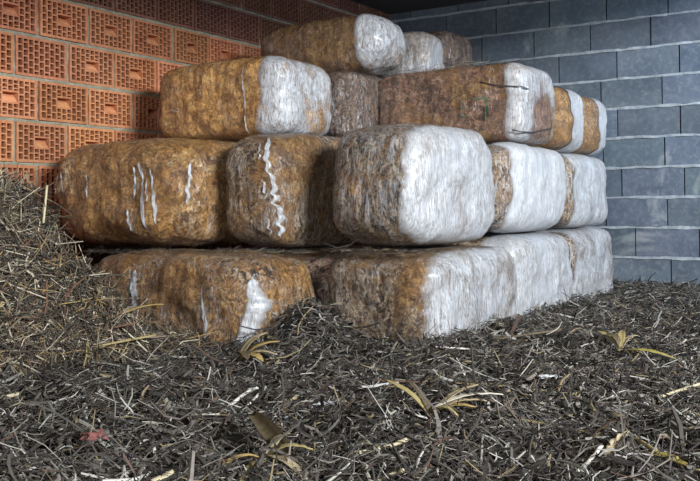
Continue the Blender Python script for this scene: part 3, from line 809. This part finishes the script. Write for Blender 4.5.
t = NT('red_scrap'); v = t.coord(); M_RED = t.out(t.mix(t.noise(v, 50, 4, .7), (.10, .03, .03), (.32, .12, .11)), .6)
t = NT('teal_scrap'); M_TEAL = t.out((.22, .33, .32), .4)

def husk_fan(label, root, tips, width, mats, lift=.02, cup=.22):
    e = bpy.data.objects.new('maize_husk', None); COL.objects.link(e); e.location = (root[0], root[1], tz(*root[:2])); e.empty_display_size = .05
    prop(e, label, 'husk')
    for i, tp in enumerate(tips):
        o = blade('husk_leaf', None, None, root, tp, width*random.uniform(.8, 1.1), mats[i % len(mats)], lift + .004*i, .015, cup)
        o.parent = e; o.location = o.location - e.location
    return e
husk_fan('yellowish cupped maize husk on the litter right below the bottom left bale', (1.60, -3.76), [(1.69, -3.67, .045), (1.71, -3.71, .025), (1.70, -3.77, .0), (1.64, -3.67, .05), (1.66, -3.80, -.005)], .042, [M_GOLD, M_DULL, M_GOLD, M_DULL, M_BROWN], .02)
husk_fan('pale fanned maize husk with a whitish tip in the centre foreground', (2.47, -4.10), [(2.33, -4.08, .055), (2.36, -4.03, .04), (2.54, -3.99, .03), (2.575, -4.02, .015), (2.59, -4.05, .0), (2.54, -4.10, -.005), (2.60, -3.98, .02)], .022, [M_STEMD, M_BROWN, M_DULL, M_DULL, M_GOLD, M_STEMD, M_PALE], .012)
blade('maize_leaf', 'thick dark brown dried leaf at the bottom centre foreground', 'leaf', (2.16, -4.40, .025), (2.47, -4.62, .0), .046, M_BROWN, .022, .006, .42, ragged=.05)
husk_fan('tattered golden husk under the dark brown leaf at the bottom edge', (2.34, -4.57), [(2.44, -4.71, -.01), (2.38, -4.70, 0), (2.30, -4.66, 0), (2.31, -4.45, .04), (2.42, -4.52, .02), (2.47, -4.60, .0)], .02, [M_DULL, M_STEMD, M_GOLD, M_DULL, M_STEMD, M_DULL], .004)
husk_fan('greenish yellow husk with one long pointed leaf lying at the right', (2.62, -3.04), [(2.52, -2.97, .03), (2.66, -3.06, -.01), (2.83, -3.10, .0), (2.66, -2.98, .03), (2.56, -3.00, .02), (2.60, -2.95, .03)], .026, [M_STEMD, M_BROWN, M_YEL, M_DULL, M_BROWN, M_STEMD], .014)
blade('maize_leaf', 'broad olive-yellow leaf at the bottom right corner', 'leaf', (2.98, -4.20, .01), (3.10, -4.275, 0), .024, M_YEL, .014, .008, .3, ragged=.2)
blade('maize_leaf', 'whitish curled husk strip pointing up in the right foreground', 'leaf', (2.918, -4.24, 0), (2.93, -4.09, .02), .018, M_DULL, .014, .006, .42, ragged=.25)
blade('maize_leaf', 'small golden leaf on the straw heap pointing at the bottom left bale', 'leaf', (1.20, -3.93, .02), (1.22, -3.72, .09), .02, M_GOLD, .03, .012, .3, ragged=.2)
blade('maize_leaf', 'long pale twisted leaf in the middle distance below the white bales', 'leaf', (2.40, -3.88, 0), (2.62, -3.72, 0), .015, M_STEMD, .010, .004, .3, ragged=.25)
stalk('straw_stalk', 'pale stalk at the foot of the picture left of the centre husk, upper of two', [(2.468, -4.459, .01), (2.50, -4.40), (2.542, -4.353, .01)], .0045, M_STEM)
stalk('straw_stalk', 'short pale stalk at the bottom edge, lower of two left of the centre husk', [(2.575, -4.573, .005), (2.614, -4.491, .01)], .0045, M_STEM)
stalk('straw_stalk', 'long thin yellowish stalk lying level across the right middle ground', [(2.551, -3.852), (2.64, -3.79), (2.714, -3.713)], .0035, M_STEMD)
stalk('straw_stalk', 'long olive stalk running down to the bottom right corner', [(2.80, -3.93), (2.93, -4.06), (3.03, -4.17), (3.108, -4.284)], .0045, M_STEMD)
stalk('straw_stalk', 'very long olive stalk crossing the right foreground from left', [(2.60, -4.00), (2.74, -3.99), (2.86, -4.03), (2.97, -4.12)], .004, M_STEMD)
stalk('straw_stalk', 'bleached forked stalk at the bottom edge right of centre', [(2.90, -4.46), (2.92, -4.40), (2.96, -4.36), (3.02, -4.34)], .0042, M_STEMP)
stalk('straw_stalk', 'curved bleached stem rising in the left foreground', [(2.19, -4.86), (2.17, -4.74), (2.10, -4.64), (2.04, -4.585)], .0042, M_STEMP, lift=.02)
stalk('straw_stalk', 'short thick tan stalk piece at the bottom left foreground', [(2.194, -4.745, .005), (2.212, -4.700, .008)], .009, M_STEM)
stalk('straw_stalk', 'thick greyish stalk slanting in the litter below the bottom left bale', [(1.96, -4.29, .0), (1.94, -4.13, .01), (1.904, -3.998, .02)], .006, M_STEMP, taper=True)
stalk('straw_stalk', 'pale greenish stalk at the left edge of the foreground', [(1.36, -4.53, .0), (1.404, -4.448, .01)], .006, M_STEM)
stalk('straw_stalk', 'upright thin stalk leaning against the heap at far left', [(1.08, -4.12, .10), (1.06, -4.09, .19)], .004, M_STEM, lift=.0)
stalk('straw_stalk', 'yellowish stem sticking out of the heap towards the wrapped bale', [(1.10, -4.03, .02), (1.06, -3.93, .14)], .003, M_STEM, lift=.0)
stalk('straw_stalk', 'level tan stalk on the lower slope of the heap', [(1.26, -4.05, .05), (1.32, -3.86, .08)], .0038, M_STEMD, lift=.01)
stalk('straw_stalk', 'tan broken stalk beside the white film scraps in the centre', [(2.06, -4.24, .0), (2.11, -4.15, .0)], .006, M_DULL)
stalk('straw_stalk', 'slanting grey stem left of the dark brown leaf', [(2.03, -4.28, .0), (1.97, -4.10, .02)], .004, M_STEMP)
stalk('straw_stalk', 'bleached bent twig in the right foreground beside the curled husk', [(2.86, -4.30, .0), (2.88, -4.24, .01), (2.905, -4.20, .03)], .0045, M_STEMP)
stalk('straw_stalk', 'pale split stalk on the right edge of the litter', [(2.88, -3.62, 0), (2.95, -3.46, .01)], .004, M_STEM)
stalk('straw_stalk', 'long thin straw on the floor in front of the bottom corner bale', [(2.1, -3.36, .005), (2.22, -3.22, .005)], .003, M_STEMP)
stalk('straw_stalk', 'dark horizontal stalk in front of the far white bales', [(2.16, -3.02, .0), (2.35, -2.85, .0)], .005, M_BROWN)
def scrap(label, cat, x, y, s, mat, name='film_scrap', squash=.35, sx=1., rot=0.):
    V, Q = cube_sphere(9); d = V/np.linalg.norm(V, axis=1, keepdims=True)
    rr = 1 + .45*fbm(d*1.9 + x*7, 3)
    W = d*rr[:, None]*np.array([s*sx, s, s*squash]); c, sn = math.cos(rot), math.sin(rot)
    W = np.stack([W[:, 0]*c - W[:, 1]*sn, W[:, 0]*sn + W[:, 1]*c, W[:, 2]], 1)
    o = link(name, np_mesh(name, W, quads=Q, smooth=False), mat); o.location = (x, y, tz(x, y) + s*squash*.8 + .008)
    return prop(o, label, cat)
scrap('crumpled white film scrap in the centre foreground above the brown leaf', 'film scrap', 2.13, -4.262, .014, M_SCRAP, sx=2.2, rot=.9)
scrap('narrow white film scrap pointing right near the blue crumb', 'film scrap', 2.195, -4.15, .010, M_SCRAP, sx=2.6, rot=.7)
scrap('tiny light blue plastic crumb in the centre foreground', 'plastic scrap', 2.129, -4.116, .009, M_BLUE, 'plastic_scrap', .6)
scrap('dull red crumpled scrap in the left foreground', 'scrap', 1.908, -4.631, .020, M_RED, 'red_scrap', .5, 1.5, .6)
scrap('small white film scrap on the litter right of centre', 'film scrap', 2.60, -3.66, .012, M_SCRAP, sx=2.4, rot=.6)
scrap('small star-shaped white film scrap near the right edge', 'film scrap', 2.86, -3.66, .010, M_SCRAP, squash=.6)
scrap('greyish teal plastic strip at the bottom edge left of the centre husk', 'plastic scrap', 2.55, -4.43, .012, M_TEAL, 'plastic_scrap', .3, 3, .6)
scrap('white film shred tangled in the left middle litter', 'film scrap', 1.78, -4.35, .012, M_SCRAP, sx=2.2, rot=.2)

# ---------------------------------------------------------------- light
def area(name, loc, aim, sx, sy, power, col):
    l = bpy.data.lights.new(name, 'AREA'); l.shape = 'RECTANGLE'; l.size = sx; l.size_y = sy; l.energy = power; l.color = col
    o = bpy.data.objects.new(name, l); COL.objects.link(o); o.location = loc
    o.rotation_euler = (Vector(aim) - Vector(loc)).to_track_quat('-Z', 'Y').to_euler(); return o
area('daylight_doorway', (7.2, -5.0, 2.45), (1.0, -2.2, .7), 2.4, .4, 760, (.95, .98, 1.0))
area('rear_fill', (4.4, -9.6, 1.5), (1.2, -2.6, .6), 2.8, 1.4, 140, (1.0, .97, .92))  # added fill behind the camera, brightens the front faces
area('blue_side_fill', (3.7, -.8, 1.7), (2.2, -.2, .9), .8, 1.0, 32, (.62, .80, 1.0))  # added blue fill, brightens the right end of the block wall
w = bpy.data.worlds.new('World'); scene.world = w; w.use_nodes = True
w.node_tree.nodes['Background'].inputs[0].default_value = (.85, .92, 1.0, 1); w.node_tree.nodes['Background'].inputs[1].default_value = .15

# ---------------------------------------------------------------- camera
cd = bpy.data.cameras.new('camera'); cam = bpy.data.objects.new('camera', cd); COL.objects.link(cam)
cd.sensor_width = 36; cd.lens = 880/700*36; cd.clip_start = .05
cd.shift_y = -(240.5-183)/700
cam.location = CAM
A = math.radians(32.7)
fwd = Vector((-math.sin(A), math.cos(A), 0)); right = Vector((math.cos(A), math.sin(A), 0)); up = Vector((0, 0, 1))
pt = math.radians(1.5); f2 = fwd*math.cos(pt) + up*math.sin(pt); u2 = up*math.cos(pt) - fwd*math.sin(pt)
rl = math.radians(.43); r3 = right*math.cos(rl) - u2*math.sin(rl); u3 = right*math.sin(rl) + u2*math.cos(rl)
R = Matrix((r3, u3, -f2)).transposed(); cam.rotation_euler = R.to_euler()
scene.camera = cam
scene.view_settings.view_transform = 'Standard'; scene.view_settings.look = 'None'; scene.view_settings.gamma = 1
scene.view_settings.use_curve_mapping = False
scene.view_settings.exposure = -0.16
